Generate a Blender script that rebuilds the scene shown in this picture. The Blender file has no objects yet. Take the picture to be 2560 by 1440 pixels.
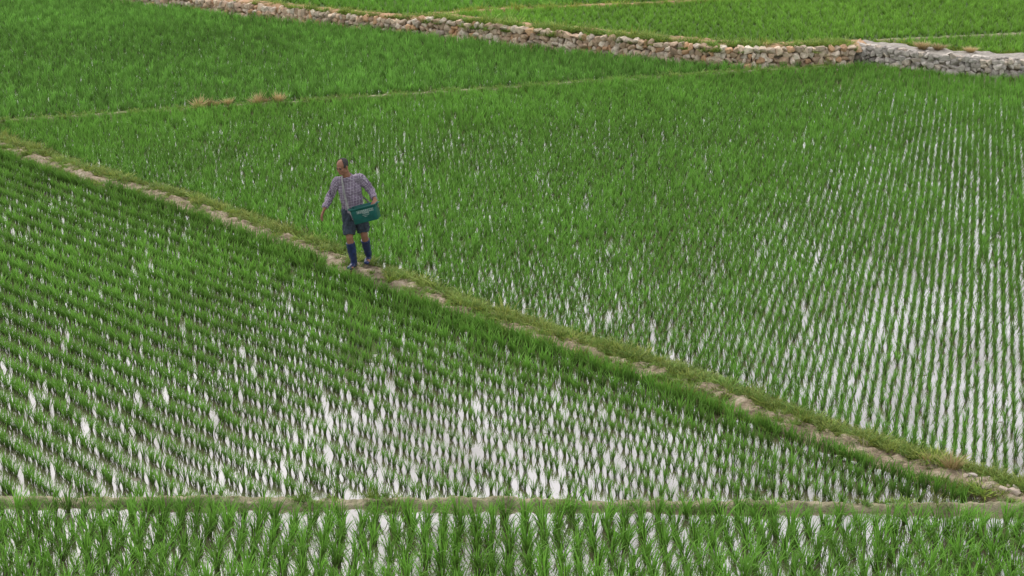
import bpy, bmesh, math, random
import numpy as np
from mathutils import Vector, Matrix, noise as mn
random.seed(7); rng=np.random.default_rng(7)
scene=bpy.context.scene
scene.view_settings.view_transform='Standard'; scene.view_settings.look='None'; scene.view_settings.exposure=0
R=math.radians
# ------------------------------------------------------------------ helpers
def link(o,parent=None):
    scene.collection.objects.link(o)
    if parent is not None: o.parent=parent
    return o
def mesh_np(name,v,f,mat=None,smooth=False):
    me=bpy.data.meshes.new(name); me.from_pydata([tuple(p) for p in v],[],[tuple(q) for q in f]); 
    if mat: me.materials.append(mat)
    if smooth: me.polygons.foreach_set('use_smooth',[True]*len(me.polygons))
    me.update(); return me
def fn(x,y,z=0.0): return mn.noise(Vector((x,y,z)))
def fbm(x,y,z=0.0,o=3):
    return mn.fractal(Vector((x,y,z)),0.8,2.0,o)
def new_mat(name):
    m=bpy.data.materials.new(name); m.use_nodes=True; nt=m.node_tree; nt.nodes.clear()
    out=nt.nodes.new('ShaderNodeOutputMaterial'); return m,nt,out
def N(nt,t,**k):
    n=nt.nodes.new(t)
    for a,b in k.items():
        if hasattr(n,a): setattr(n,a,b)
        else: n.inputs[a].default_value=b
    return n
def ramp(nt,stops):
    r=nt.nodes.new('ShaderNodeValToRGB'); e=r.color_ramp.elements
    while len(e)<len(stops): e.new(0.5)
    for i,(p,c) in enumerate(stops):
        e[i].position=p; e[i].color=(*c,1)
    return r
def noise_mat(name,stops,scale=4,detail=8,rough=0.9,bump=0.3,bscale=30,bdist=0.02,scale2=None,coord='Object'):
    m,nt,out=new_mat(name); L=nt.links.new
    tc=N(nt,'ShaderNodeTexCoord'); 
    n1=N(nt,'ShaderNodeTexNoise'); n1.inputs['Scale'].default_value=scale; n1.inputs['Detail'].default_value=detail; n1.inputs['Roughness'].default_value=0.65
    L(tc.outputs[coord],n1.inputs['Vector'])
    r=ramp(nt,stops); L(n1.outputs['Fac'],r.inputs['Fac'])
    p=N(nt,'ShaderNodeBsdfPrincipled'); p.inputs['Roughness'].default_value=rough
    L(r.outputs['Color'],p.inputs['Base Color'])
    n2=N(nt,'ShaderNodeTexNoise'); n2.inputs['Scale'].default_value=bscale; n2.inputs['Detail'].default_value=6
    L(tc.outputs[coord],n2.inputs['Vector'])
    b=N(nt,'ShaderNodeBump'); b.inputs['Strength'].default_value=bump; b.inputs['Distance'].default_value=bdist
    L(n2.outputs['Fac'],b.inputs['Height']); L(b.outputs['Normal'],p.inputs['Normal'])
    L(p.outputs[0],out.inputs[0]); return m
# ------------------------------------------------------------------ materials
def blade_mat(name,stops,transl=0.35,use_tint=True):
    m,nt,out=new_mat(name); L=nt.links.new
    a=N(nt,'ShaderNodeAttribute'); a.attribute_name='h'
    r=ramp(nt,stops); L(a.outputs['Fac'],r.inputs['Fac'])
    t=N(nt,'ShaderNodeAttribute'); t.attribute_type='INSTANCER'; t.attribute_name='tint'
    oi=N(nt,'ShaderNodeObjectInfo')
    mr=N(nt,'ShaderNodeMapRange'); mr.inputs['To Min'].default_value=0.76; mr.inputs['To Max'].default_value=1.24
    L(oi.outputs['Random'],mr.inputs['Value'])
    m1=N(nt,'ShaderNodeVectorMath',operation='MULTIPLY'); L(r.outputs['Color'],m1.inputs[0])
    if use_tint: L(t.outputs['Color'],m1.inputs[1])
    else: m1.inputs[1].default_value=(1,1,1)
    m2=N(nt,'ShaderNodeVectorMath',operation='SCALE'); L(m1.outputs[0],m2.inputs[0]); L(mr.outputs[0],m2.inputs['Scale'])
    p=N(nt,'ShaderNodeBsdfPrincipled'); p.inputs['Roughness'].default_value=0.55; p.inputs['Specular IOR Level'].default_value=0.22
    L(m2.outputs[0],p.inputs['Base Color'])
    tr=N(nt,'ShaderNodeBsdfTranslucent'); L(m2.outputs[0],tr.inputs['Color'])
    mx=N(nt,'ShaderNodeMixShader'); mx.inputs[0].default_value=transl
    L(p.outputs[0],mx.inputs[1]); L(tr.outputs[0],mx.inputs[2]); L(mx.outputs[0],out.inputs[0]); return m
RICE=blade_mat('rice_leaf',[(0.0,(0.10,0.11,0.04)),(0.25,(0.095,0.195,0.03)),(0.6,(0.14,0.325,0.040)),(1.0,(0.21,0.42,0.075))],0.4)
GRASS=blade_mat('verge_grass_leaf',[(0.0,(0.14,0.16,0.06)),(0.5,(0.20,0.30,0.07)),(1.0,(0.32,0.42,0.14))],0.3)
STRAW=blade_mat('dry_straw',[(0.0,(0.26,0.19,0.09)),(0.5,(0.46,0.35,0.17)),(1.0,(0.60,0.48,0.26))],0.15,False)

DIRT=noise_mat('dry_dirt',[(0.33,(0.10,0.08,0.045)),(0.44,(0.22,0.17,0.11)),(0.55,(0.37,0.295,0.205)),(0.7,(0.50,0.43,0.33))],5.5,12,0.95,1.0,26,0.05)
MUDB=noise_mat('muddy_bund',[(0.3,(0.10,0.11,0.04)),(0.45,(0.24,0.22,0.13)),(0.58,(0.38,0.33,0.22)),(0.75,(0.48,0.42,0.31))],7,10,0.9,0.9,25,0.04)
ORANGE=noise_mat('red_dirt',[(0.3,(0.13,0.14,0.04)),(0.42,(0.30,0.2,0.1)),(0.55,(0.50,0.30,0.17)),(0.75,(0.55,0.42,0.3))],2.5,9,0.95,0.7,15,0.04)
MUD=noise_mat('wet_mud',[(0.35,(0.07,0.055,0.035)),(0.65,(0.20,0.16,0.11))],6,8,0.45,0.6,30,0.02)
GROUND=noise_mat('field_ground',[(0.3,(0.035,0.06,0.015)),(0.5,(0.06,0.11,0.02)),(0.7,(0.08,0.15,0.03))],0.8,8,0.95,0.5,12,0.05)
TERR=noise_mat('terrace_ground',[(0.3,(0.05,0.09,0.02)),(0.55,(0.08,0.14,0.03)),(0.75,(0.12,0.18,0.04))],0.5,8,0.95,0.5,10,0.05)
CONC=noise_mat('weathered_concrete',[(0.3,(0.18,0.16,0.13)),(0.45,(0.34,0.31,0.27)),(0.7,(0.48,0.44,0.39))],5,12,0.95,1.0,14,0.06)
# water
WATER,nt,out=new_mat('paddy_water'); L=nt.links.new
tc=N(nt,'ShaderNodeTexCoord')
n1=N(nt,'ShaderNodeTexNoise'); n1.inputs['Scale'].default_value=0.55; n1.inputs['Detail'].default_value=5; L(tc.outputs['Object'],n1.inputs['Vector'])
r=ramp(nt,[(0.3,(0.10,0.085,0.05)),(0.7,(0.20,0.175,0.13))]); L(n1.outputs['Fac'],r.inputs['Fac'])
d=N(nt,'ShaderNodeBsdfDiffuse'); L(r.outputs['Color'],d.inputs['Color'])
g=N(nt,'ShaderNodeBsdfGlossy'); g.inputs['Roughness'].default_value=0.05; g.inputs['Color'].default_value=(1,0.97,0.95,1)
n2=N(nt,'ShaderNodeTexNoise'); n2.inputs['Scale'].default_value=9; n2.inputs['Detail'].default_value=3; L(tc.outputs['Object'],n2.inputs['Vector'])
b=N(nt,'ShaderNodeBump'); b.inputs['Strength'].default_value=0.12; b.inputs['Distance'].default_value=0.02; L(n2.outputs['Fac'],b.inputs['Height']); L(b.outputs['Normal'],g.inputs['Normal'])
fr=N(nt,'ShaderNodeFresnel'); fr.inputs['IOR'].default_value=3.2
mr=N(nt,'ShaderNodeMapRange'); mr.inputs['From Min'].default_value=0.35; mr.inputs['From Max'].default_value=0.6; mr.inputs['To Min'].default_value=1.25; mr.inputs['To Max'].default_value=2.1
L(n1.outputs['Fac'],mr.inputs['Value'])
mu=N(nt,'ShaderNodeMath',operation='MULTIPLY'); mu.use_clamp=True; L(fr.outputs[0],mu.inputs[0]); L(mr.outputs[0],mu.inputs[1])
mx=N(nt,'ShaderNodeMixShader'); L(mu.outputs[0],mx.inputs[0]); L(d.outputs[0],mx.inputs[1]); L(g.outputs[0],mx.inputs[2]); L(mx.outputs[0],out.inputs[0])
# stone with vertex colour
def stone_mat(name):
    m,nt,out=new_mat(name); L=nt.links.new
    a=N(nt,'ShaderNodeAttribute'); a.attribute_name='col'
    tc=N(nt,'ShaderNodeTexCoord'); n=N(nt,'ShaderNodeTexNoise'); n.inputs['Scale'].default_value=14; n.inputs['Detail'].default_value=8
    L(tc.outputs['Object'],n.inputs['Vector'])
    mr=N(nt,'ShaderNodeMapRange'); mr.inputs['From Min'].default_value=.3; mr.inputs['From Max'].default_value=.7; mr.inputs['To Min'].default_value=0.7; mr.inputs['To Max'].default_value=1.3
    L(n.outputs['Fac'],mr.inputs['Value'])
    s=N(nt,'ShaderNodeVectorMath',operation='SCALE'); L(a.outputs['Color'],s.inputs[0]); L(mr.outputs[0],s.inputs['Scale'])
    p=N(nt,'ShaderNodeBsdfPrincipled'); p.inputs['Roughness'].default_value=0.9; L(s.outputs[0],p.inputs['Base Color'])
    b=N(nt,'ShaderNodeBump'); b.inputs['Strength'].default_value=.6; b.inputs['Distance'].default_value=.015; L(n.outputs['Fac'],b.inputs['Height']); L(b.outputs[0],p.inputs['Normal'])
    L(p.outputs[0],out.inputs[0]); return m
STONE=stone_mat('field_stone')
# ------------------------------------------------------------------ layout (metres)
PATH=np.array([(-20,42.6),(-14,36.9),(-10.23,33.3),(-8.3,31.2),(-6.29,29.5),(-4.59,27.7),(-2.49,25.33),(-.454,22.9),(1.178,21.4),(2.166,20.5),(3.45,18.9),(5.0,17.5),(5.6,17.0),(7.4,15.3),(10,13.0)])
FARB=np.array([(-24,31.4),(-16,33.8),(-10.8,35.3),(-6.81,36.6),(-3.41,37.7),(.18,38.9),(5.5,40.6),(7.85,41.3)])
NEARB=np.array([(-14,17.1),(-5.58,16.92),(0,16.85),(4.84,16.75),(6.1,16.7)])
WALL1=np.array([(-22,59.2),(-10.06,50.5),(-7.74,48.95),(-4.84,47.15),(-2.50,45.95)])
WALL2=np.array([(-2.50,45.95),(.21,44.2),(3.22,42.5),(5.55,41.3),(7.2,41.45),(8.45,41.7)])
WALL3=np.array([(8.35,42.15),(9.47,41.2),(10.75,40.4),(12.1,39.97),(18,37.6),(30,33)])
TZ=0.38
def resample(P,ds):
    P=np.asarray(P,float); seg=np.linalg.norm(np.diff(P,axis=0),axis=1); s=np.concatenate([[0],np.cumsum(seg)])
    n=max(2,int(s[-1]/ds)); t=np.linspace(0,s[-1],n); Q=np.stack([np.interp(t,s,P[:,0]),np.interp(t,s,P[:,1])],1)
    k=max(1,int(0.8/ds)); 
    ker=np.ones(2*k+1)/(2*k+1)
    Qp=np.pad(Q,((k,k),(0,0)),mode='reflect',reflect_type='odd'); Q=np.stack([np.convolve(Qp[:,i],ker,'valid') for i in range(2)],1)
    T=np.gradient(Q,axis=0); T/=np.linalg.norm(T,axis=1)[:,None]; Nn=np.stack([-T[:,1],T[:,0]],1)
    return Q,T,Nn,t
def line_dist(P,X):   # signed (left of direction = +)
    P=np.asarray(P,float); best=np.full(len(X),1e9); sg=np.zeros(len(X))
    for a,b in zip(P[:-1],P[1:]):
        d=b-a; l=d@d; t=np.clip(((X-a)@d)/l,0,1); q=a+t[:,None]*d; v=X-q; dist=np.linalg.norm(v,axis=1)
        s=np.sign(d[0]*v[:,1]-d[1]*v[:,0]); m=dist<best; best=np.where(m,dist,best); sg=np.where(m,s,sg)
    return best*sg
def ribbon(name,P,w,h,z0,mat,ds=0.05,nc=18,wob=0.3,rough=0.03,flat=3.0,seed=0,hvar=.25):
    Q,T,Nn,t=resample(P,ds); V=[];F=[]
    for i in range(len(Q)):
        wl=w*(1+wob*fn(t[i]*0.9,seed,1)+wob*.5*fn(t[i]*4,seed,5)); wr=w*(1+wob*fn(t[i]*0.9,seed,9)+wob*.5*fn(t[i]*4,seed,12))
        for j in range(nc+1):
            c=-1+2*j/nc; off=c*(wr if c>0 else wl); p=Q[i]+Nn[i]*off
            z=z0+h*(1-abs(c)**flat)*(1+hvar*fn(t[i]*.7,seed,3))+rough*(fbm(p[0]*5,p[1]*5,seed)+.6*abs(fn(p[0]*14,p[1]*14,seed)))*(1-c*c)-(0.05 if abs(c)==1 else 0)
            V.append((p[0],p[1],z))
    for i in range(len(Q)-1):
        for j in range(nc):
            a=i*(nc+1)+j; F.append((a,a+nc+1,a+nc+2,a+1))
    o=bpy.data.objects.new(name,mesh_np(name,V,F,mat,True)); link(o); o['kind']='structure'; return o
# ------------------------------------------------------------------ setting
def sheet(name,pts,z,mat):
    o=bpy.data.objects.new(name,mesh_np(name,[(x,y,z) for x,y in pts],[tuple(range(len(pts)))],mat)); link(o); o['kind']='structure'; return o
sheet('ground',[(-400,-60),(400,-60),(400,600),(-400,600)],-0.08,GROUND)
sheet('paddy_water',[(-45,5),(45,5),(45,28),(18,37.8),(12.1,40.1),(8.3,42.2),(3.2,42.7),(-2.5,46.1),(-10,50.6),(-22,59.3),(-45,70)],0.0,WATER)
wl=[(-400,338),(-22,59.45),(-10.06,50.75),(-4.84,47.4),(-2.50,46.15),(.21,44.4),(3.22,42.72),(5.55,41.5),(7.2,41.65),(8.45,41.95),(9.5,41.5),(10.75,40.7),(12.1,40.2),(18,37.8),(400,-110),(400,600),(-400,600)]
sheet('terrace_ground',wl,TZ,TERR)
path=ribbon('dirt_path',PATH,.29,0.085,0.0,DIRT,0.04,24,0.45,0.05,3,1)
fb=ribbon('earth_bund',FARB,0.11,0.08,0.0,MUDB,0.06,10,0.5,0.03,3,2,.4)
nb=ribbon('earth_bund',NEARB,0.085,0.07,0.0,MUDB,0.03,12,0.6,0.04,2.4,3,.5)
W2v=WALL2+np.array([0.3,0.62]); ribbon('dirt_verge',W2v,0.45,0.12,TZ,ORANGE,0.08,12,0.3,0.06,3,4)
W1v=WALL1+np.array([0.2,0.35]); ribbon('dirt_verge',W1v,0.25,0.06,TZ,ORANGE,0.08,10,0.3,0.04,3,5)
TB=np.array([(-2.2,46.9),(-.5,47.6),(1.35,48.1),(7.2,49.8),(22,54)]); ribbon('earth_bund',TB,0.15,0.08,TZ,ORANGE,0.08,8,0.3,0.03,3,6)
TB2=np.array([(9.2,42.9),(12,43.6),(20,45.5)]); ribbon('earth_bund',TB2,0.12,0.06,TZ,MUDB,0.08,8,0.3,0.03,3,7)
# mud bed with a few humps breaking the surface
xs=np.arange(-7,6,0.06); ys=np.arange(16.9,26,0.06); V=[];F=[]
for yy in ys:
    for xx in xs:
        a=fbm(xx*1.4,yy*3.2,3.3,4); b_=fn(xx*.35,yy*.5,8); zz=-0.03+0.07*max(0,a-0.45+0.25*b_-max(0,(yy-19.0))*0.07)
        V.append((xx,yy,min(zz,0.02)))
nx=len(xs)
for i in range(len(ys)-1):
    for j in range(nx-1):
        a=i*nx+j; F.append((a,a+1,a+nx+1,a+nx))
o=bpy.data.objects.new('paddy_mud',mesh_np('paddy_mud',V,F,MUD,True)); link(o); o['kind']='structure'
# ------------------------------------------------------------------ stone walls
def rock(seed,n=20):
    rr=random.Random(seed); bm=bmesh.new()
    for _ in range(n):
        v=Vector([rr.gauss(0,1) for _ in range(3)]); v.normalize()
        m=max(abs(v.x),abs(v.y),abs(v.z)); v=v.lerp(v/m,0.72)*rr.uniform(.88,1.0); bm.verts.new(v*0.5)
    res=bmesh.ops.convex_hull(bm,input=bm.verts[:])
    bmesh.ops.delete(bm,geom=[g for g in res['geom_interior'] if isinstance(g,bmesh.types.BMVert)],context='VERTS')
    bmesh.ops.dissolve_limit(bm,angle_limit=R(14),verts=bm.verts[:],edges=bm.edges[:])
    try: bmesh.ops.bevel(bm,geom=bm.edges[:],offset=0.035,segments=1,affect='EDGES',profile=0.6)
    except Exception: pass
    bmesh.ops.recalc_face_normals(bm,faces=bm.faces[:])
    bm.verts.index_update(); v=np.array([x.co[:] for x in bm.verts]); f=[[q.index for q in a.verts] for a in bm.faces]; bm.free(); return v,f
ROCKS=[rock(i) for i in range(14)]
def wall(name,P,h,palette,label,smin=.12,smax=.30,base=0.0,seed=1,top=False):
    rr=random.Random(seed); Q,T,Nn,t=resample(P,0.05); V=[];F=[];C=[]
    ncs=max(2,round(h/0.12)); ch=h/ncs
    for c in range(ncs+(1 if top else 0)):
        s=rr.uniform(0,.1)
        while s<t[-1]-0.1:
            w=rr.uniform(smin,smax); i=min(len(Q)-1,int((s+w/2)/t[-1]*(len(Q)-1)))
            hh=ch*rr.uniform(1.15,1.8); zc=base+ch*(c+.5)+rr.uniform(-.03,.03); yo=0
            if c==ncs:   # uneven cap stones lying along the edge
                hh=ch*.7; zc=base+h+.01; yo=.08
                if rr.random()<.3: s+=w; continue
            v,f=rr.choice(ROCKS); sc=np.array([w*1.3,0.26,hh*1.1]); vv=v*sc
            an=rr.uniform(-.45,.45); ca,sa=math.cos(an),math.sin(an); x=vv[:,0]*ca-vv[:,2]*sa; z=vv[:,0]*sa+vv[:,2]*ca; y=vv[:,1]+rr.uniform(-.05,.03)+yo
            if rr.random()<.5: x=-x; f=[q[::-1] for q in f]
            p=np.stack([Q[i,0]+T[i,0]*x+Nn[i,0]*(y+.08),Q[i,1]+T[i,1]*x+Nn[i,1]*(y+.08),zc+z],1)
            b0=len(V); V+=p.tolist(); F+=[[b0+k for k in q] for q in f]
            col=np.array(rr.choice(palette))*rr.uniform(.65,1.2); C+=[(*col,1)]*len(p); s+=w
    # dark earth-brown backing behind the stones, paints the shade in their gaps
    b0=len(V)
    for i in range(0,len(Q),6):
        for off,z in ((.07,base-.05),(.07,base+h-.05),(.4,base+h-.05),(.4,base-.05)):
            V.append((Q[i,0]+Nn[i,0]*off,Q[i,1]+Nn[i,1]*off,z)); C.append((.14,.11,.08,1))
    n=(len(V)-b0)//4
    for k in range(n-1):
        a=b0+4*k
        for q in range(3): F.append([a+q,a+4+q,a+5+q,a+1+q])
    me=mesh_np(name,V,F,STONE); at=me.attributes.new('col','FLOAT_COLOR','POINT'); at.data.foreach_set('color',np.array(C,dtype=np.float32).ravel())
    o=bpy.data.objects.new(name,me); link(o); o['label']=label; o['category']='stone wall'; return o
tan=[(.58,.42,.30),(.64,.50,.37),(.42,.30,.20),(.60,.50,.40),(.58,.36,.21),(.50,.40,.30),(.66,.57,.46)]
grey=[(.50,.45,.40),(.57,.52,.46),(.40,.36,.32),(.54,.46,.38),(.46,.42,.38)]
wall('stone_wall',WALL1,0.38,tan,'low rough tan stone wall edging the raised paddy',.08,.20,seed=2)
wall('stone_wall',WALL2,0.50,tan,'dry stone retaining wall of tan and rust stones under grassy verge',.09,.24,seed=3)
w3=wall('stone_wall',WALL3,0.46,grey,'pale grey stone wall with wide flat concrete top',.09,.21,seed=4,top=True)
Q,T,Nn,t=resample(WALL3,0.1); V=[];F=[]; OF=[-.0,.0,.12,.3,.5,.7,.88,.9]
for i in range(len(Q)):
    e=.10*fn(t[i]*3,1,1); e2=.2*fn(t[i]*1.5,4,1)
    for q,off in enumerate(OF):
        z=.36 if q in (0,7) else .46
        off=off+(e if q<2 else (e2 if q>5 else 0))
        V.append((Q[i,0]+Nn[i,0]*off,Q[i,1]+Nn[i,1]*off,z+.05*fbm(t[i]*2.5,off*5,2)))
nq=len(OF)
for i in range(len(Q)-1):
    for q in range(nq-1): a=i*nq+q; F.append((a,a+nq,a+nq+1,a+1))
F.append(tuple(range(nq)))
o=bpy.data.objects.new('wall_top',mesh_np('wall_top',V,F,CONC,True)); link(o,w3)
# ------------------------------------------------------------------ plants
def clump(name,nb,H,lean,bend,width,r0,seed,mat,segs=5,droop=.35,lmin=.55):
    rr=np.random.default_rng(seed); V=[];F=[];Hh=[]
    for _ in range(nb):
        ph=rr.uniform(0,2*math.pi); L_=H*rr.uniform(lmin,1.1); le=rr.uniform(0.02,lean); be=rr.uniform(.1,1)*bend; dr=droop*rr.uniform(.2,1)*be*1.5
        o0=np.array([math.cos(ph+rr.uniform(-1,1)),math.sin(ph+rr.uniform(-1,1))])*rr.uniform(0,r0)
        d=np.array([math.cos(ph),math.sin(ph)]); tw=ph+math.pi/2+rr.uniform(-.9,.9); sd=np.array([math.cos(tw),math.sin(tw),rr.uniform(-.15,.15)])
        w=width*rr.uniform(.7,1.2); b0=len(V)
        for k in range(segs+1):
            t_=k/segs; outr=L_*(le*t_+be*t_**2.4); up=L_*t_*(1-dr*t_*t_); c=np.array([o0[0]+d[0]*outr,o0[1]+d[1]*outr,up-.02])
            ww=w*(0.55+.9*t_)*(1-t_**3)*.5+0.0004
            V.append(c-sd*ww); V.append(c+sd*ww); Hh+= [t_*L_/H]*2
        for k in range(segs): a=b0+2*k; F.append((a,a+1,a+3,a+2))
    me=mesh_np(name,V,F,mat,True); at=me.attributes.new('h','FLOAT','POINT'); at.data.foreach_set('value',np.clip(Hh,0,1).astype(np.float32)); return me
near_me=[clump('rice_plant',38,.325,.26,.48,.0115,.045,100+i,RICE,6,.6) for i in range(8)]
mid_me=[clump('rice_plant',28,.23,.23,.38,.0100,.028,200+i,RICE,4,.4) for i in range(10)]
def variants(cname,meshes):
    col=bpy.data.collections.new(cname)
    for i,m in enumerate(meshes):
        o=bpy.data.objects.new('%s_%02d'%(cname,i),m); col.objects.link(o)
    return col
def stuff(name,col,pos,rot,scl,idx,tint,label=None):
    me=bpy.data.meshes.new(name); me.vertices.add(len(pos)); me.vertices.foreach_set('co',np.asarray(pos,np.float32).ravel())
    for nm,a in (('rot',rot),('scl',scl),('tint',tint)):
        at=me.attributes.new(nm,'FLOAT_VECTOR','POINT'); at.data.foreach_set('vector',np.asarray(a,np.float32).ravel())
    at=me.attributes.new('idx','INT','POINT'); at.data.foreach_set('value',np.asarray(idx,np.int32))
    me.update(); o=bpy.data.objects.new(name,me); link(o); o['kind']='stuff'
    if label: o['label']=label
    g=bpy.data.node_groups.new(name+'_scatter','GeometryNodeTree')
    g.interface.new_socket('Geometry',in_out='INPUT',socket_type='NodeSocketGeometry'); g.interface.new_socket('Geometry',in_out='OUTPUT',socket_type='NodeSocketGeometry')
    gi=g.nodes.new('NodeGroupInput'); go=g.nodes.new('NodeGroupOutput'); ip=g.nodes.new('GeometryNodeInstanceOnPoints'); ci=g.nodes.new('GeometryNodeCollectionInfo')
    ci.inputs['Collection'].default_value=col; ci.inputs['Separate Children'].default_value=True; ci.inputs['Reset Children'].default_value=True
    ip.inputs['Pick Instance'].default_value=True
    def na(nm,dt):
        n=g.nodes.new('GeometryNodeInputNamedAttribute'); n.data_type=dt; n.inputs['Name'].default_value=nm; return n.outputs['Attribute']
    g.links.new(gi.outputs[0],ip.inputs['Points']); g.links.new(ci.outputs[0],ip.inputs['Instance']); g.links.new(na('idx','INT'),ip.inputs['Instance Index'])
    g.links.new(na('rot','FLOAT_VECTOR'),ip.inputs['Rotation']); g.links.new(na('scl','FLOAT_VECTOR'),ip.inputs['Scale']); g.links.new(ip.outputs[0],go.inputs[0])
    md=o.modifiers.new('scatter','NODES'); md.node_group=g; return o
def lattice(x0,x1,y0,y1,ang,a,b,jit):
    c=np.array([(x0+x1)/2,(y0+y1)/2]); rad=math.hypot(x1-x0,y1-y0)/2; d=np.array([math.cos(ang),math.sin(ang)]); n=np.array([-d[1],d[0]])
    I,J=np.meshgrid(np.arange(-int(rad/a),int(rad/a)+1),np.arange(-int(rad/b),int(rad/b)+1)); I=I.ravel();J=J.ravel()
    X=c+I[:,None]*a*d+J[:,None]*b*n
    X=X+rng.normal(0,jit,X.shape)
    X=X+n*(0.04*np.sin(X@d*0.35))[:,None]
    m=(X[:,0]>x0)&(X[:,0]<x1)&(X[:,1]>y0)&(X[:,1]<y1); return X[m]
def inview(X,m=1.5): return np.abs(X[:,0])<0.3*np.hypot(X[:,1],8)*1.0+m+ (X[:,1]*0.02)
pa=math.atan2(-16.3,15.8)
S=[]
def gauss(X,cx,cy,sx,sy,ang=0):
    dx=X[:,0]-cx; dy=X[:,1]-cy; c,s=math.cos(ang),math.sin(ang); u=dx*c+dy*s; v=-dx*s+dy*c
    return np.exp(-.5*((u/sx)**2+(v/sy)**2))
# near field
X=lattice(-8,8,12.6,16.78,0.02,.175,.26,.02); X=X[inview(X)]; X=X[X[:,1]<np.interp(X[:,0],NEARB[:,0],NEARB[:,1])-.20]
nearsc=rng.uniform(.8,1.12,len(X)); neartint=np.array([1.05,1.06,1.0])*rng.uniform(.85,1.2,(len(X),1))
dcam=np.linalg.norm(np.column_stack([X,np.full(len(X),-8.1)]),axis=1)
vis=(np.abs(X[:,0])<.300*dcam)&(X[:,1]>15.05)
order=np.argsort(np.where(vis,dcam,1e9)); sel=order[:300]
mask=np.zeros(len(X),bool); mask[sel]=True
for k,i in enumerate(sel):
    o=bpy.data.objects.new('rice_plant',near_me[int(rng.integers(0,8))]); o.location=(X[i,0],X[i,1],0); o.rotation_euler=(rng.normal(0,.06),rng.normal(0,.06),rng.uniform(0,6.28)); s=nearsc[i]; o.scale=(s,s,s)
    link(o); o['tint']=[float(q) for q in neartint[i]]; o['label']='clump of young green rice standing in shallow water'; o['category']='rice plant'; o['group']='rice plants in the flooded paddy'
Xr=X[~mask]; n=len(Xr); S.append((np.column_stack([Xr,np.zeros(n)]),np.repeat(nearsc[~mask][:,None],3,1),rng.integers(0,8,n),neartint[~mask]))
def growth(X,s=.25,o=0): return np.array([fbm(x*s,y*s,o,3) for x,y in X])
# left field (rows along the path)
X=lattice(-16,7,16.9,40,pa,.115,.32,.010)
dp=line_dist(PATH,X); dn=X[:,1]-np.interp(X[:,0],NEARB[:,0],NEARB[:,1]); m=(dp<-.28)&(dn>.12)&inview(X); X=X[m]; dp=dp[m]
g_=growth(X); thin=gauss(X,-.3,18.6,2.2,1.1,-.25)+.45*gauss(X,-4.5,17.6,1.4,.6)
keep=rng.random(len(X))>.015+.05*thin; X=X[keep];dp=dp[keep];g_=g_[keep];thin=thin[keep]
grow=np.clip((X[:,1]-18.5)/6,0,1)
sc=(1.0+.08*grow+.12*g_+rng.normal(0,.06,len(X))-.14*thin)*(1+.22*np.exp(-((-dp-.45)/.35)**2)); sc=np.clip(sc,.5,1.5)
ti=np.array([1.0,1.0,1.0])*(1+.18*g_[:,None])*np.where((-dp<.85)[:,None],.84,1.0)
wx=.98+.06*grow-.12*thin
n=len(X); S.append((np.column_stack([X,np.zeros(n)]),np.stack([sc*wx,sc*wx,sc],1),rng.integers(8,18,n),ti))
# right field
X=lattice(-14,18,14,43,pa,.135,.225,.011)
dp=line_dist(PATH,X); df=line_dist(FARB,X); dw=line_dist(WALL3,X); dw2=line_dist(WALL2,X); m=(dp>.36)&((df<-.17)|(X[:,0]>7.8))&(dw<-.2)&(dw2<-.2)&inview(X)&(X[:,1]>14.2); X=X[m]; dp=dp[m]
g_=growth(X,.2,5); thin=.9*gauss(X,6.0,19.0,1.8,3.2,.1)+.35*gauss(X,2.5,22.5,3.5,1.5,-.6)+.35*gauss(X,5.5,25,2.5,2.8)
keep=rng.random(len(X))>.02+.03*thin; X=X[keep];g_=g_[keep];thin=thin[keep]
sc=np.clip(1.0+.14*g_+rng.normal(0,.06,len(X))-.08*thin,.5,1.4); ti=np.array([.97,1.0,1.0])*(1+.18*g_[:,None])
wx=1.02-.28*thin
n=len(X); S.append((np.column_stack([X,np.zeros(n)]),np.stack([sc*wx,sc*wx,sc],1),rng.integers(8,18,n),ti))
# upper left dense field
X=lattice(-26,8,31,62,pa+.12,.13,.26,.015)
df=line_dist(FARB,X); d1=line_dist(WALL1,X); d2=line_dist(WALL2,X); 
m=(df>.15)&np.where(X[:,0]<-2.5,d1<-.15,d2<-.15)&(X[:,0]<7.5)&inview(X,2.5); X=X[m]
g_=growth(X,.15,11); sc=np.clip(1.08+.12*g_+rng.normal(0,.10,len(X)),.6,1.7); ti=np.array([.95,.98,1.1])*(1+.22*g_[:,None])*rng.uniform(.7,1.25,(len(X),1))
n=len(X); S.append((np.column_stack([X,np.zeros(n)]),np.stack([sc*1.0,sc*1.0,sc*1.05],1),rng.integers(8,18,n),ti))
# terraces
X=lattice(-24,30,38,74,pa+.3,.15,.25,.025)
d1=line_dist(WALL1,X); d2=line_dist(WALL2,X); d3=line_dist(WALL3,X); t1=np.abs(line_dist(TB,X)); t2=np.abs(line_dist(TB2,X))
cl=np.where(X[:,0]<-2.5,d1-.7,np.where(X[:,0]<8.3,d2-1.1,d3-1.05)); m=(cl>0)&(t1>.22)&(t2>.2)&inview(X,2.5); X=X[m]
g_=growth(X,.12,21); right=line_dist(TB,X)<0
sc=np.clip(.95+.12*g_+rng.normal(0,.08,len(X)),.5,1.5); ti=np.where(right[:,None],np.array([1.4,1.28,1.2]),np.array([1.2,1.17,1.15]))*(1+.2*g_[:,None])*rng.uniform(.9,1.1,(len(X),1))
n=len(X); S.append((np.column_stack([X,np.full(n,TZ)]),np.stack([sc*1.15,sc*1.15,sc],1),rng.integers(8,18,n),ti))
RP=[np.concatenate([s[q] for s in S]) for q in range(4)]
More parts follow.
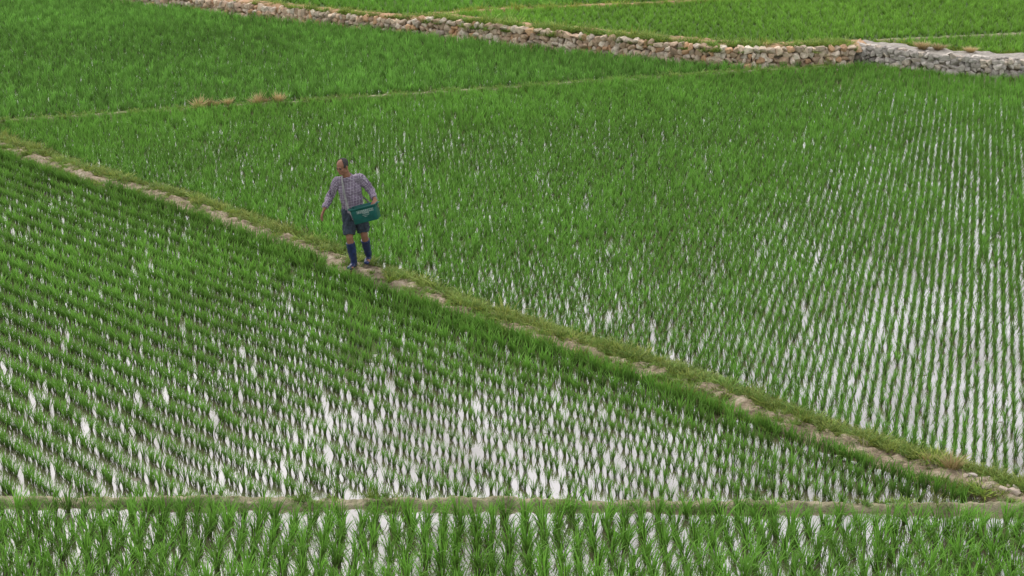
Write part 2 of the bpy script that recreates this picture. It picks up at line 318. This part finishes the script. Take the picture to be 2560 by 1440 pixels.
# verge grass
gm=[clump('grass_tuft',26,.11,.7,.8,.006,.05,300+i,GRASS,4,.5) for i in range(5)]+[clump('grass_tuft',40,.06,1.2,.8,.010,.08,320+i,GRASS,3,.6) for i in range(5)]
G=[]
def scatter_line(P,n,off0,off1,z,s0,s1,thr,tint,ztop=None,seed=0):
    Q,T,Nn,t=resample(P,.05); i=rng.integers(0,len(Q),n); o_=rng.uniform(off0,off1,n); X=Q[i]+Nn[i]*o_[:,None]
    nz=np.array([fbm(x*1.6,y*1.6,seed+40,3) for x,y in X]); k=(nz+rng.normal(0,.12,n))>thr(o_,X); X=X[k];o_=o_[k]
    m=inview(X,1.5); X=X[m];o_=o_[m]; zz=z(o_); n=len(X); sc=rng.uniform(s0,s1,n)*np.where(rng.random(n)<.06,1.7,1.0)
    ti=np.array(tint)*rng.uniform(.6,1.3,(n,1))*np.column_stack([rng.uniform(.85,1.35,n),np.ones(n),np.ones(n)])
    G.append((np.column_stack([X,zz]),np.repeat(sc[:,None],3,1),rng.integers(0,10,n),ti))
prof=lambda w,h,b=0.0:(lambda o:b+h*np.clip(1-np.abs(o/w)**4,0,1)-.005)
gras=lambda X:-.55*gauss(X,.9,21.7,2.1,2.1)-.12*gauss(X,-9,32,2,2)+.12*gauss(X,-4.5,27.6,1.6,1.6)+.15*gauss(X,5,17.4,1,1)
scatter_line(PATH,9500,.02,.42,prof(.42,.08),.6,1.4,lambda o,X:np.where(o>.12,-.35,.05)+gras(X),(1.0,1.05,.85),seed=1)
scatter_line(PATH,5000,-.36,.06,prof(.42,.08),.5,1.0,lambda o,X:np.where(o<-.22,-.1,.22)+gras(X),(.9,1.05,.7),seed=2)
scatter_line(FARB,3000,-.16,.16,prof(.16,.07),.6,1.3,lambda o,X:-.15+0*o-.3*(X[:,0]>2),(.9,1.1,.8),seed=4)
scatter_line(NEARB,800,-.13,.13,prof(.15,.06),.5,1.0,lambda o,X:.1+0*o,(.8,1,.7),seed=5)
scatter_line(WALL2,3800,.16,.62,prof(1.5,.06,TZ+.03),.8,2.0,lambda o,X:-.05+0*o,(1.05,1.15,.85),seed=6)
scatter_line(WALL2,600,-.05,.12,prof(1.5,.02,TZ),.8,1.7,lambda o,X:.15+0*o,(1.05,1.15,.85),seed=6)
scatter_line(WALL2,1200,.9,1.15,prof(3,.02,TZ),.8,1.5,lambda o,X:.1+0*o,(1.1,1.15,.8),seed=7)
scatter_line(WALL1,3200,.08,.7,prof(2.5,.03,TZ),.7,1.5,lambda o,X:.05+0*o,(1.05,1.15,.8),seed=8)
scatter_line(WALL3,1200,.95,1.3,prof(2.5,.0,TZ),.8,1.6,lambda o,X:-.1+0*o,(1.1,1.1,.7),seed=9)
scatter_line(TB,2200,-.25,.25,prof(.4,.05,TZ),.8,1.5,lambda o,X:-.05+0*o,(1.3,1.25,.8),seed=10)
scatter_line(WALL3,500,-.2,-.02,prof(9,.0,0),1,2,lambda o,X:.1+0*o,(.95,1.05,.6),seed=12)
GP=[np.concatenate([s[q] for s in G]) for q in range(4)]
# straw
def straw(name,loc,s,label,nb=70,seed=1,flat=1.0,lean=.8,ry=0.0):
    me=clump(name,nb,.22,lean,.4,.008,.06,seed,STRAW,3,.3); o=bpy.data.objects.new(name,me); o.location=loc; o.scale=(s,s,s*flat); o.rotation_euler=(0,ry,seed*1.3); link(o); o['label']=label; o['category']='straw'
for k,(x,y,s,ry,fl) in enumerate([(-6.84,36.63,1.25,.5,.8),(-6.64,36.70,1.2,-.6,.7),(-6.5,36.76,.9,.3,.8),(-6.22,36.82,1.0,.2,.95),(-5.58,37.0,1.3,.45,.85),(-5.44,37.06,1.0,-.5,.7),(-5.16,37.13,1.1,.1,1.1)]):
    straw('straw_bundle',(x,y,.07),s,'small bundle of dry straw lying on a paddy bund',150,400+k,fl,.75,ry)
for k,(x,y,s) in enumerate([(10.05,41.5,1.5),(10.4,41.35,1.3),(11.1,41.05,1.1)]):
    straw('straw_heap',(x,y,.47),s,'heap of dry straw on top of the grey stone wall',240,420+k,.6)
straw('dry_grass_tuft',(4.95,17.62,.08),1.0,'tuft of dry yellow grass beside the dirt path',120,431)
straw('dry_grass_tuft',(4.72,17.85,.07),.6,'tuft of dry yellow grass beside the dirt path',80,432)
# loose rocks at the path end
rr=random.Random(5)
for k in range(14):
    v,f=ROCKS[k%14]; me=mesh_np('rock',v,f,STONE); c=np.array(rr.choice([(.5,.41,.34),(.44,.36,.28),(.52,.46,.41)])); at=me.attributes.new('col','FLOAT_COLOR','POINT'); at.data.foreach_set('color',np.array([(*c,1)]*len(v),dtype=np.float32).ravel())
    o=bpy.data.objects.new('rock',me); s=rr.uniform(.05,.13); o.scale=(s*1.3,s,s*.7); o.rotation_euler=(rr.uniform(-.3,.3),rr.uniform(-.3,.3),rr.uniform(0,6)); q=rr.uniform(0,1)
    o.location=(5.05+q*.75+rr.uniform(-.1,.1),17.42-q*.62+rr.uniform(-.12,.15),.09); link(o); o['label']='pale broken rock lying on the dirt path'; o['category']='rock'; o['group']='loose rocks on the path'
# ------------------------------------------------------------------ person
def capsule(a,b,ra,rb,side=(1,0,0),capa=True,capb=True,ns=20,nl=5):
    a=Vector(a);b=Vector(b); d=(b-a); Ln=d.length; d.normalize(); s=Vector(side); s=(s-d*s.dot(d)).normalized(); u=d.cross(s)
    if not hasattr(ra,'__len__'): ra=(ra,ra)
    if not hasattr(rb,'__len__'): rb=(rb,rb)
    rings=[]
    if capa:
        for k in range(1,nl+1):
            th=math.pi/2*(1-k/nl); rings.append((a-d*math.sin(th)*min(ra),ra[0]*math.cos(th),ra[1]*math.cos(th)))
    else: rings.append((a,ra[0],ra[1]))
    if capb:
        for k in range(0,nl):
            th=math.pi/2*(k/nl); rings.append((b+d*math.sin(th)*min(rb),rb[0]*math.cos(th),rb[1]*math.cos(th)))
    else: rings.append((b,rb[0],rb[1]))
    V=[];F=[]
    for c,rx,ry in rings:
        for j in range(ns): an=2*math.pi*j/ns; V.append(c+s*rx*math.cos(an)+u*ry*math.sin(an))
    for i in range(len(rings)-1):
        for j in range(ns): F.append((i*ns+j,i*ns+(j+1)%ns,(i+1)*ns+(j+1)%ns,(i+1)*ns+j))
    pa_=len(V); V.append(a-d*(min(ra) if capa else 0)); pb=len(V); V.append(b+d*(min(rb) if capb else 0)); l=(len(rings)-1)*ns
    for j in range(ns): F.append((pa_,(j+1)%ns,j)); F.append((pb,l+j,l+(j+1)%ns))
    return V,F
def fuse(name,parts,voxel,mat,smooth_it=4,disp=None):
    V=[];F=[]
    for v,f in parts: b0=len(V); V+=[tuple(x) for x in v]; F+=[tuple(b0+k for k in q) for q in f]
    tmp=bpy.data.objects.new('tmp',mesh_np('tmp',V,F)); link(tmp)
    md=tmp.modifiers.new('r','REMESH'); md.mode='VOXEL'; md.voxel_size=voxel; md.use_smooth_shade=True
    sm=tmp.modifiers.new('s','SMOOTH'); sm.factor=.5; sm.iterations=smooth_it
    dg=bpy.context.evaluated_depsgraph_get(); dg.update(); me=bpy.data.meshes.new_from_object(tmp.evaluated_get(dg)); me.name=name
    bpy.data.objects.remove(tmp); me.materials.clear(); me.materials.append(mat)
    me.polygons.foreach_set('use_smooth',[True]*len(me.polygons))
    if disp:
        for v in me.vertices: v.co+=v.normal*disp(v.co)
    me.update(); return me
def plain(name,c,rough=.7,var=.25,scale=25,bump=.2,spec=.5):
    m,nt,out=new_mat(name); L=nt.links.new; tc=N(nt,'ShaderNodeTexCoord'); n=N(nt,'ShaderNodeTexNoise'); n.inputs['Scale'].default_value=scale; n.inputs['Detail'].default_value=5; L(tc.outputs['Object'],n.inputs['Vector'])
    r=ramp(nt,[(.3,tuple(x*(1-var) for x in c)),(.7,tuple(min(1,x*(1+var)) for x in c))]); L(n.outputs['Fac'],r.inputs['Fac'])
    p=N(nt,'ShaderNodeBsdfPrincipled'); p.inputs['Roughness'].default_value=rough; p.inputs['Specular IOR Level'].default_value=spec; L(r.outputs[0],p.inputs['Base Color'])
    b=N(nt,'ShaderNodeBump'); b.inputs['Strength'].default_value=bump; b.inputs['Distance'].default_value=.004; L(n.outputs['Fac'],b.inputs['Height']); L(b.outputs[0],p.inputs['Normal']); L(p.outputs[0],out.inputs[0]); return m
SKIN=plain('tanned_skin',(.27,.13,.082),.5,.15,20,.1,.35); HAIR=plain('grey_black_hair',(.05,.046,.046),.85,.5,90,.8,.2); SHORTS=plain('dark_cloth',(.03,.042,.06),.9,.4,18,.4)
BOOT=plain('navy_rubber',(.014,.026,.095),.38,.5,14,.1); EYE=plain('eye_dark',(.02,.015,.015),.3); LIP=plain('lip',(.15,.06,.05),.6); TEAL=plain('teal_plastic',(.009,.09,.08),.45,.25,10,.05,.3); WHITE=plain('white_print',(.50,.56,.54),.7,.1); STRAP=plain('strap_webbing',(.24,.24,.23),.9,.3,40,.3)
GRAIN=plain('fertiliser_grain',(.3,.28,.24),.9,.3,120,.8)
# plaid
PLAID,nt,out=new_mat('plaid_cotton'); L=nt.links.new
at=N(nt,'ShaderNodeAttribute'); at.attribute_name='cloth'; sx=N(nt,'ShaderNodeSeparateXYZ'); L(at.outputs['Vector'],sx.inputs[0])
def band(sock,freq,width,ph=0.0):
    a=N(nt,'ShaderNodeMath',operation='MULTIPLY_ADD'); L(sock,a.inputs[0]); a.inputs[1].default_value=freq; a.inputs[2].default_value=ph
    f=N(nt,'ShaderNodeMath',operation='FRACT'); L(a.outputs[0],f.inputs[0]); l=N(nt,'ShaderNodeMath',operation='LESS_THAN'); L(f.outputs[0],l.inputs[0]); l.inputs[1].default_value=width; return l.outputs[0]
def addm(a,b_,op='ADD'):
    n=N(nt,'ShaderNodeMath',operation=op); L(a,n.inputs[0]); L(b_,n.inputs[1]); return n.outputs[0]
base=addm(band(sx.outputs[0],48,.5),band(sx.outputs[1],48,.5)); hb=N(nt,'ShaderNodeMath',operation='MULTIPLY'); L(base,hb.inputs[0]); hb.inputs[1].default_value=.5
r=ramp(nt,[(0,(.34,.29,.36)),(.5,(.21,.165,.23)),(1,(.095,.065,.11))]); L(hb.outputs[0],r.inputs[0])
wl_=addm(band(sx.outputs[0],24,.13,.2),band(sx.outputs[1],24,.13,.2),'MAXIMUM')
mxc=N(nt,'ShaderNodeMix',data_type='RGBA'); L(wl_,mxc.inputs['Factor']); L(r.outputs[0],mxc.inputs['A']); mxc.inputs['B'].default_value=(.42,.38,.44,1)
p=N(nt,'ShaderNodeBsdfPrincipled'); p.inputs['Roughness'].default_value=.9; p.inputs['Specular IOR Level'].default_value=.15; L(mxc.outputs['Result'],p.inputs['Base Color']); L(p.outputs[0],out.inputs[0])
# joints
J=dict(pel=(-.06,.02,.86),wai=(-.08,.0,1.0),che=(-.11,-.02,1.22),uch=(-.125,-.03,1.36),nb=(-.145,-.04,1.43),nt=(-.19,-.085,1.52),
 sR=(-.295,-.02,1.345),eR=(-.405,.03,1.12),wR=(-.50,-.12,.935),sL=(.045,-.02,1.405),eL=(.20,.05,1.19),wL=(.275,-.15,1.10),
 hR=(-.145,.0,.86),kR=(-.125,-.16,.50),aR=(-.075,-.12,.10),hL=(.02,.02,.87),kL=(.09,-.03,.49),aL=(.13,.14,.12))
Jv={k:Vector(v) for k,v in J.items()}
SH=(.97,0,.2)
body=[capsule(J['pel'],J['wai'],(.145,.10),(.135,.095)),capsule(J['wai'],J['che'],(.135,.095),(.155,.105),SH),capsule(J['che'],J['uch'],(.15,.10),(.12,.08),SH),
 capsule(J['uch'],J['nb'],(.09,.07),.058,SH),capsule(J['nb'],J['nt'],.058,.054)]
for s in 'RL':
    body+=[capsule(J['uch'],J['s'+s],.06,.052),capsule(J['s'+s],J['e'+s],.05,.038),capsule(J['e'+s],J['w'+s],.038,.026)]
    body+=[capsule(J['h'+s],J['k'+s],.085,.056),capsule(J['k'+s],Jv['k'+s].lerp(Jv['a'+s],.35),.054,.057),capsule(Jv['k'+s].lerp(Jv['a'+s],.35),J['a'+s],.055,.036)]
    f0=Vector((-.25 if s=='R' else -.05,-1,0)).normalized(); body+=[capsule(Jv['a'+s]+Vector((0,.03,-.05)),Jv['a'+s]+f0*.15+Vector((0,0,-.06)),(.035,.03),(.04,.022))]
def hand(w,d,th,curl,sc=1.0,spread=.12):
    w=Vector(w); d=Vector(d).normalized(); th=Vector(th); th=(th-d*th.dot(d)).normalized(); nrm=d.cross(th).normalized(); P=[]
    if curl<0: nrm=-nrm; curl=-curl
    for k,(o,l) in enumerate(((.031,.92),(.0105,1.0),(-.0105,.95),(-.031,.78))):
        base=w+d*(.088-.004*abs(k-1))*sc+th*o*sc; P.append(capsule(w+th*o*.6*sc,base,.014,.0125))
        dd=(d+th*spread*(1.2-k*.8)).normalized(); p0=base; ang=0
        for q,sl in enumerate((.042,.026,.021)):
            ang+=curl*(.7+.3*q); vv=dd*math.cos(ang)+nrm*math.sin(ang); p1=p0+vv*sl*l*sc; P.append(capsule(p0,p1,.0098-.001*q,.009-.001*q,ns=10,nl=3)); p0=p1
    p0=w+d*.025*sc+th*.025*sc; p1=p0+(d*.75+th*.6+nrm*.25).normalized()*.042*sc; p2=p1+(d*.9+th*.3+nrm*.35).normalized()*.03*sc; p3=p2+(d+nrm*.45).normalized()*.022*sc
    P+=[capsule(p0,p1,.015,.0125),capsule(p1,p2,.0115,.0105),capsule(p2,p3,.0105,.009)]; return P
body+=hand(Jv['wR']+Vector((-.008,-.008,-.02)),(-.35,-.22,-.88),(-.25,-.9,.1),-.38)
body+=hand(Jv['wL']+Vector((.004,-.02,-.006)),(.12,-.75,-.55),(-1,0,.1),.45)
# head: local frame, face -y
HM=Matrix.Translation((-.205,-.115,1.60))@Matrix.Rotation(R(-34),4,'Z')@Matrix.Rotation(R(18),4,'X')
def ell(c,r,ns=24,nl=14,M=HM,rot=None):
    V=[];F=[]
    for i in range(nl+1):
        th=math.pi*i/nl
        for j in range(ns):
            an=2*math.pi*j/ns; p_=Vector((r[0]*math.sin(th)*math.cos(an),r[1]*math.sin(th)*math.sin(an),r[2]*math.cos(th)))
            if rot: p_=rot@p_
            V.append(M@(p_+Vector(c)))
    for i in range(nl):
        for j in range(ns): F.append((i*ns+j,(i+1)*ns+j,(i+1)*ns+(j+1)%ns,i*ns+(j+1)%ns))
    return V,F
hd=[ell((0,.012,.035),(.077,.098,.083)),ell((0,-.022,-.03),(.062,.07,.082)),ell((0,-.055,-.088),(.036,.034,.026)),ell((0,-.082,.022),(.05,.016,.012)),
 ell((.04,-.068,-.018),(.022,.02,.02)),ell((-.04,-.068,-.018),(.022,.02,.02)),ell((0,-.102,-.022),(.017,.018,.014)),ell((0,-.092,.0),(.010,.014,.028)),
 ell((0,-.085,-.056),(.026,.012,.007)),ell((0,-.083,-.066),(.023,.012,.008)),ell((.08,.01,-.005),(.010,.020,.033)),ell((-.08,.01,-.005),(.010,.020,.033)),
 ell((.05,-.0,-.06),(.022,.045,.035)),ell((-.05,-.0,-.06),(.022,.045,.035))]
body+=hd
body+=[capsule(J['nb'],HM@Vector((0,.03,-.05)),.056,.052)]
pme=fuse('person',body,.0045,SKIN,3)
person=bpy.data.objects.new('person',pme); link(person)
person['label']='man in plaid shirt, shorts and rubber boots walking with a basin'; person['category']='person'
PL=Vector((-2.36,25.17,.10)); person.location=PL
def child(name,me,par=person): o=bpy.data.objects.new(name,me); link(o,par); return o
def simple(name,parts,mat,par=person):
    V=[];F=[]
    for v,f in parts: b0=len(V); V+=[tuple(x) for x in v]; F+=[tuple(b0+k for k in q) for q in f]
    return child(name,mesh_np(name,V,F,mat,True),par)
for sx_ in (-1,1):
    simple('eye',[ell((sx_*.031,-.084,.003),(.015,.008,.0075),12,8)],EYE)
    simple('eyebrow',[ell((sx_*.031,-.093,.026),(.021,.007,.006),12,8)],HAIR)
simple('mouth',[ell((0,-.0945,-.0605),(.023,.005,.0035),12,6)],LIP)
# hair: cropped, bald above the forehead, fuller at the sides and back
V,F=ell((0,.016,.037),(.0815,.1015,.087),64,40); IM=HM.inverted(); keep=[]
for f in F:
    c=sum((V[k] for k in f),Vector())/4; l=IM@c
    hl=-.03+.05*math.exp(-(l.x/.045)**2)-.02*max(0,(.07-l.z)/.07)          # hairline depth
    low=.005 if l.y<.02 else .005-.06*min(1,(l.y-.02)/.04)
    if l.y>hl+.004*mn.noise(c*90) and l.z>low+.004*mn.noise(c*70): keep.append(f)
hm=mesh_np('hair',V,keep,HAIR,True); hair=child('hair',hm); so=hair.modifiers.new('t','SOLIDIFY'); so.thickness=.005; so.offset=0
# shirt
def wr(amp,fs): return lambda c: amp*(mn.noise(Vector((c.x*fs,c.y*fs,c.z*fs*.6)))+.5*mn.noise(Vector((c.x*fs*2.3,c.y*fs*2,c.z*fs*1.7))))
hemc=Vector((-.055,.015,.775)); 
shp=[capsule(hemc,J['wai'],(.185,.135),(.165,.122),capa=False),capsule(J['wai'],J['che'],(.165,.122),(.18,.125),SH),capsule(J['che'],J['uch'],(.18,.12),(.135,.09),SH),
 capsule(J['uch'],Jv['nb']+Vector((0,0,-.005)),(.10,.08),.068,SH,capb=False)]
wre=Jv['wR'].lerp(Jv['eR'],.08); wle=Jv['wL'].lerp(Jv['eL'],.12)
shp+=[capsule(J['uch'],J['sR'],.075,.068),capsule(J['uch'],J['sL'],.075,.068),capsule(J['sR'],J['eR'],.072,.060),capsule(J['eR'],wre,.062,.049,capb=False),
 capsule(J['sL'],J['eL'],.072,.060),capsule(J['eL'],wle,.062,.047,capb=False)]
sme=fuse('shirt',shp,.007,PLAID,4,wr(.022,13))
bones=[('b',J['pel'],J['uch'],.16),('a',J['sR'],J['eR'],.06),('a',J['eR'],J['wR'],.05),('a',J['sL'],J['eL'],.06),('a',J['eL'],J['wL'],.05)]
C=[]
for v in sme.vertices:
    best=None
    for kind,a,b_,r_ in bones:
        a=Vector(a);b_=Vector(b_);d_=b_-a; t_=max(0,min(1,(v.co-a).dot(d_)/d_.length_squared)); q=(v.co-(a+d_*t_)).length/r_
        if best is None or q<best[0]: best=(q,kind,a,b_,t_,d_)
    q,kind,a,b_,t_,d_=best
    if kind=='b': C.append((v.co.x,v.co.z-.2*v.co.x,0))
    else:
        dn_=d_.normalized(); sd=dn_.cross(Vector((0,1,0))).normalized(); C.append(((v.co-a).dot(sd)+.7*(v.co-a).dot(dn_.cross(sd)),(v.co-a).dot(dn_),0))
a_=sme.attributes.new('cloth','FLOAT_VECTOR','POINT'); a_.data.foreach_set('vector',np.array(C,np.float32).ravel())
shirt=child('shirt',sme)
# collar
V=[];F=[];ns=24
for k,(zz,rr_) in enumerate(((-.02,.074),(.03,.07),(.034,.075),(.0,.092),(-.012,.094))):
    for j in range(ns):
        an=-math.pi/2+.22+ (2*math.pi-.44)*j/(ns-1); V.append(Jv['nb']+Vector((math.cos(an)*rr_*1.02,math.sin(an)*rr_,zz-.02+.018*math.sin(an)+.2*math.cos(an)*rr_)))
for k in range(4):
    for j in range(ns-1): F.append((k*ns+j,k*ns+j+1,(k+1)*ns+j+1,(k+1)*ns+j))
cm=mesh_np('collar',V,F,PLAID,True); a_=cm.attributes.new('cloth','FLOAT_VECTOR','POINT'); a_.data.foreach_set('vector',np.array([(v[0],v[2],0) for v in V],np.float32).ravel()); child('collar',cm,shirt)
# shorts
kR=Jv['hR'].lerp(Jv['kR'],.92); kL=Jv['hL'].lerp(Jv['kL'],.86)
sp=[capsule(J['pel'],(-.06,.01,.80),(.165,.12),(.165,.12)),capsule(J['hR'],kR,(.108,.108),(.093,.095),capb=False),capsule(J['hL'],kL,(.108,.108),(.093,.095),capb=False)]
child('shorts',fuse('shorts',sp,.008,SHORTS,3,wr(.022,16)))
# boots
for s in 'RL':
    k=Jv['k'+s];a=Jv['a'+s]; top=k.lerp(a,.22); f0=Vector((-.35 if s=='R' else -.12,-1,0 if s=='R' else -.06)).normalized(); side=Vector((-f0.y,f0.x,0))
    bp=[capsule(top,k.lerp(a,.6),.071,.064,capa=False),capsule(k.lerp(a,.6),a,.064,.052),capsule(a,a+Vector((0,.015,-.055)),.052,(.045,.045)),capsule(a+Vector((0,.01,-.05)),a+f0*.165+Vector((0,0,-.062)),(.045,.04),(.046,.03),side)]
    child('boot',fuse('boot',bp,.006,BOOT,3,wr(.008,20)))
# ------------------------------------------------------------------ basin
TM=Matrix.Translation(PL+Vector((.145,-.30,.925)))@Matrix.Rotation(R(-15),4,'Y')@Matrix.Rotation(R(-6),4,'X')@Matrix.Rotation(R(-4),4,'Z')
def rrect(w,d_,z,rad,n=6):
    P=[]
    for cx,cy,a0 in ((w/2-rad,d_/2-rad,0),(-w/2+rad,d_/2-rad,90),(-w/2+rad,-d_/2+rad,180),(w/2-rad,-d_/2+rad,270)):
        for k in range(n+1): an=R(a0+90*k/n); P.append((cx+rad*math.cos(an),cy+rad*math.sin(an),z))
    return P
H2=.12
loops=[rrect(.37,.25,-H2,.025),rrect(.378,.258,-H2+.008,.03),rrect(.395,.275,H2-.05,.032),rrect(.398,.278,H2-.028,.032),rrect(.408,.288,H2-.028,.036),rrect(.414,.294,H2-.005,.036),rrect(.412,.292,H2,.036),rrect(.392,.272,H2,.03),rrect(.385,.265,H2-.01,.03),rrect(.362,.242,-H2+.012,.025)]
V=[];F=[]
for l in loops: V+=l
n=len(loops[0])
for i in range(len(loops)-1):
    for j in range(n): F.append((i*n+j,i*n+(j+1)%n,(i+1)*n+(j+1)%n,(i+1)*n+j))
F.append(tuple(range(n))[::-1]); F.append(tuple((len(loops)-1)*n+j for j in range(n)))
basin=bpy.data.objects.new('plastic_basin',mesh_np('plastic_basin',V,F,TEAL,True)); link(basin); basin.matrix_world=TM
basin['label']='dark teal plastic basin with white printed lettering slung on a strap'; basin['category']='basin'
gr=rrect(.372,.252,.0,.03); V=gr+[(0,0,.03)]; F=[(j,(j+1)%n,n) for j in range(n)]; child('grain',mesh_np('grain',V,F,GRAIN,True),basin)
for sx_ in (-1,1):
    pts=[Vector((sx_*.202,-.06,H2-.02)),Vector((sx_*.235,-.055,H2-.01)),Vector((sx_*.24,.0,H2-.005)),Vector((sx_*.235,.055,H2-.01)),Vector((sx_*.202,.06,H2-.02))]
    simple('handle',[capsule(pts[i],pts[i+1],.009,.009,(0,0,1),ns=10,nl=3) for i in range(4)],TEAL,basin)
def face_m(x,z):
    y=-(.129+(z+H2)*(.0085/.182))-.003
    return Matrix.Translation((x,y,z))@Matrix.Rotation(R(90)+math.atan(.0085/.182),4,'X')
def text(body_,size,x,z):
    cu=bpy.data.curves.new('t','FONT'); cu.body=body_; cu.size=size; cu.align_x='CENTER'; cu.align_y='CENTER'
    to=bpy.data.objects.new('t',cu); link(to); dg=bpy.context.evaluated_depsgraph_get(); dg.update(); me=bpy.data.meshes.new_from_object(to.evaluated_get(dg)); bpy.data.objects.remove(to)
    me.transform(face_m(x,z)); me.materials.clear(); me.materials.append(WHITE); return me
parts=[text('食品有限责任公司',.030,.03,.050),text('专用周转箱',.020,.03,.018),text('电话 0535-8688',.016,.03,-.008),text('净重 25',.014,.02,-.03)]
bm=bmesh.new()
for m_ in parts: bm.from_mesh(m_)
fw,th_=.255,.003
for (cx,cz,w_,h_) in ((.03,.072,fw,th_),(.03,.034,fw,th_),(.03-fw/2,.053,th_,.038),(.03+fw/2,.053,th_,.038)):
    vs=[]
    for ax,az in ((-1,-1),(1,-1),(1,1),(-1,1)):
        vs.append(bm.verts.new((face_m(cx+ax*w_/2,cz+az*h_/2)).translation))
    bm.faces.new(vs)
me=bpy.data.meshes.new('lettering'); bm.to_mesh(me); bm.free(); me.materials.clear(); me.materials.append(WHITE); child('lettering',me,basin)
def strap(pts,w,name='strap'):
    P=[Vector(p_)+PL for p_ in pts]; Q=[]
    for i in range(len(P)-1):
        p0=P[max(i-1,0)];p1=P[i];p2=P[i+1];p3=P[min(i+2,len(P)-1)]
        for k in range(8):
            t_=k/8; Q.append(.5*((2*p1)+(-p0+p2)*t_+(2*p0-5*p1+4*p2-p3)*t_*t_+(-p0+3*p1-3*p2+p3)*t_**3))
    Q.append(P[-1]); ctr=Vector((-.11,0,1.2))+PL; V=[];F=[]; inv=TM.inverted()
    for i,q in enumerate(Q):
        d_=(Q[min(i+1,len(Q)-1)]-Q[max(i-1,0)]).normalized(); out_=(q-ctr); out_.z*=.3; out_=(out_-d_*out_.dot(d_)).normalized(); s_=d_.cross(out_).normalized()
        for a_,b_ in ((-1,0),(1,0),(1,1),(-1,1)): V.append(inv@(q+s_*a_*w/2+out_*(.004*b_)))
    for i in range(len(Q)-1):
        for j in range(4): F.append((i*4+j,i*4+(j+1)%4,(i+1)*4+(j+1)%4,(i+1)*4+j))
    return child(name,mesh_np(name,V,F,STRAP,False),basin)
strap([(.25,-.05,.93),(.14,.135,.99),(0,.155,1.12),(-.12,.13,1.32),(-.20,.02,1.475),(-.215,-.085,1.42),(-.195,-.17,1.28),(-.16,-.19,1.1),(-.115,-.24,.96),(-.07,-.30,.90)],.032)
# scatter last
def rots(n,s): return np.column_stack([rng.normal(0,s,n),rng.normal(0,s,n),rng.uniform(0,6.28,n)])
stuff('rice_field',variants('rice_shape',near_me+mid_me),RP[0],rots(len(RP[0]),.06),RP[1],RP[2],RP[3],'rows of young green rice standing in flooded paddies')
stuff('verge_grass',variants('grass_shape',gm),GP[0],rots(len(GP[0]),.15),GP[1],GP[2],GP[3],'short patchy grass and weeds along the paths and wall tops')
# ------------------------------------------------------------------ camera, light
cam=bpy.data.cameras.new('camera'); co=bpy.data.objects.new('camera',cam); link(co); co.location=(0,0,8.1); co.rotation_euler=(R(90-18.4),0,0); cam.lens=60; cam.sensor_width=36; cam.clip_end=2000; scene.camera=co
w=bpy.data.worlds.new('World'); scene.world=w; w.use_nodes=True; nt=w.node_tree; nt.nodes.clear(); L=nt.links.new
sky=nt.nodes.new('ShaderNodeTexSky'); sky.sky_type='NISHITA'; sky.sun_disc=False; sky.sun_elevation=R(52); sky.sun_rotation=R(-30); sky.air_density=1; sky.dust_density=3
b1=nt.nodes.new('ShaderNodeBackground'); b1.inputs['Strength'].default_value=.06; L(sky.outputs[0],b1.inputs['Color'])
tc=nt.nodes.new('ShaderNodeTexCoord'); nz=nt.nodes.new('ShaderNodeTexNoise'); nz.inputs['Scale'].default_value=3; nz.inputs['Detail'].default_value=5; L(tc.outputs['Generated'],nz.inputs['Vector'])
rp=ramp(nt,[(.3,(.74,.72,.71)),(.7,(.96,.93,.90))]); L(nz.outputs['Fac'],rp.inputs['Fac'])
b2=nt.nodes.new('ShaderNodeBackground'); b2.inputs['Strength'].default_value=1.02; L(rp.outputs[0],b2.inputs['Color'])
ad=nt.nodes.new('ShaderNodeAddShader'); L(b1.outputs[0],ad.inputs[0]); L(b2.outputs[0],ad.inputs[1]); ow=nt.nodes.new('ShaderNodeOutputWorld'); L(ad.outputs[0],ow.inputs[0])
sl=bpy.data.lights.new('sun','SUN'); sl.energy=1.5; sl.angle=R(12); sl.color=(1,.96,.89); so_=bpy.data.objects.new('sun',sl); link(so_); so_.location=(-5,20,30)
so_.rotation_euler=(R(-38),0,R(30))
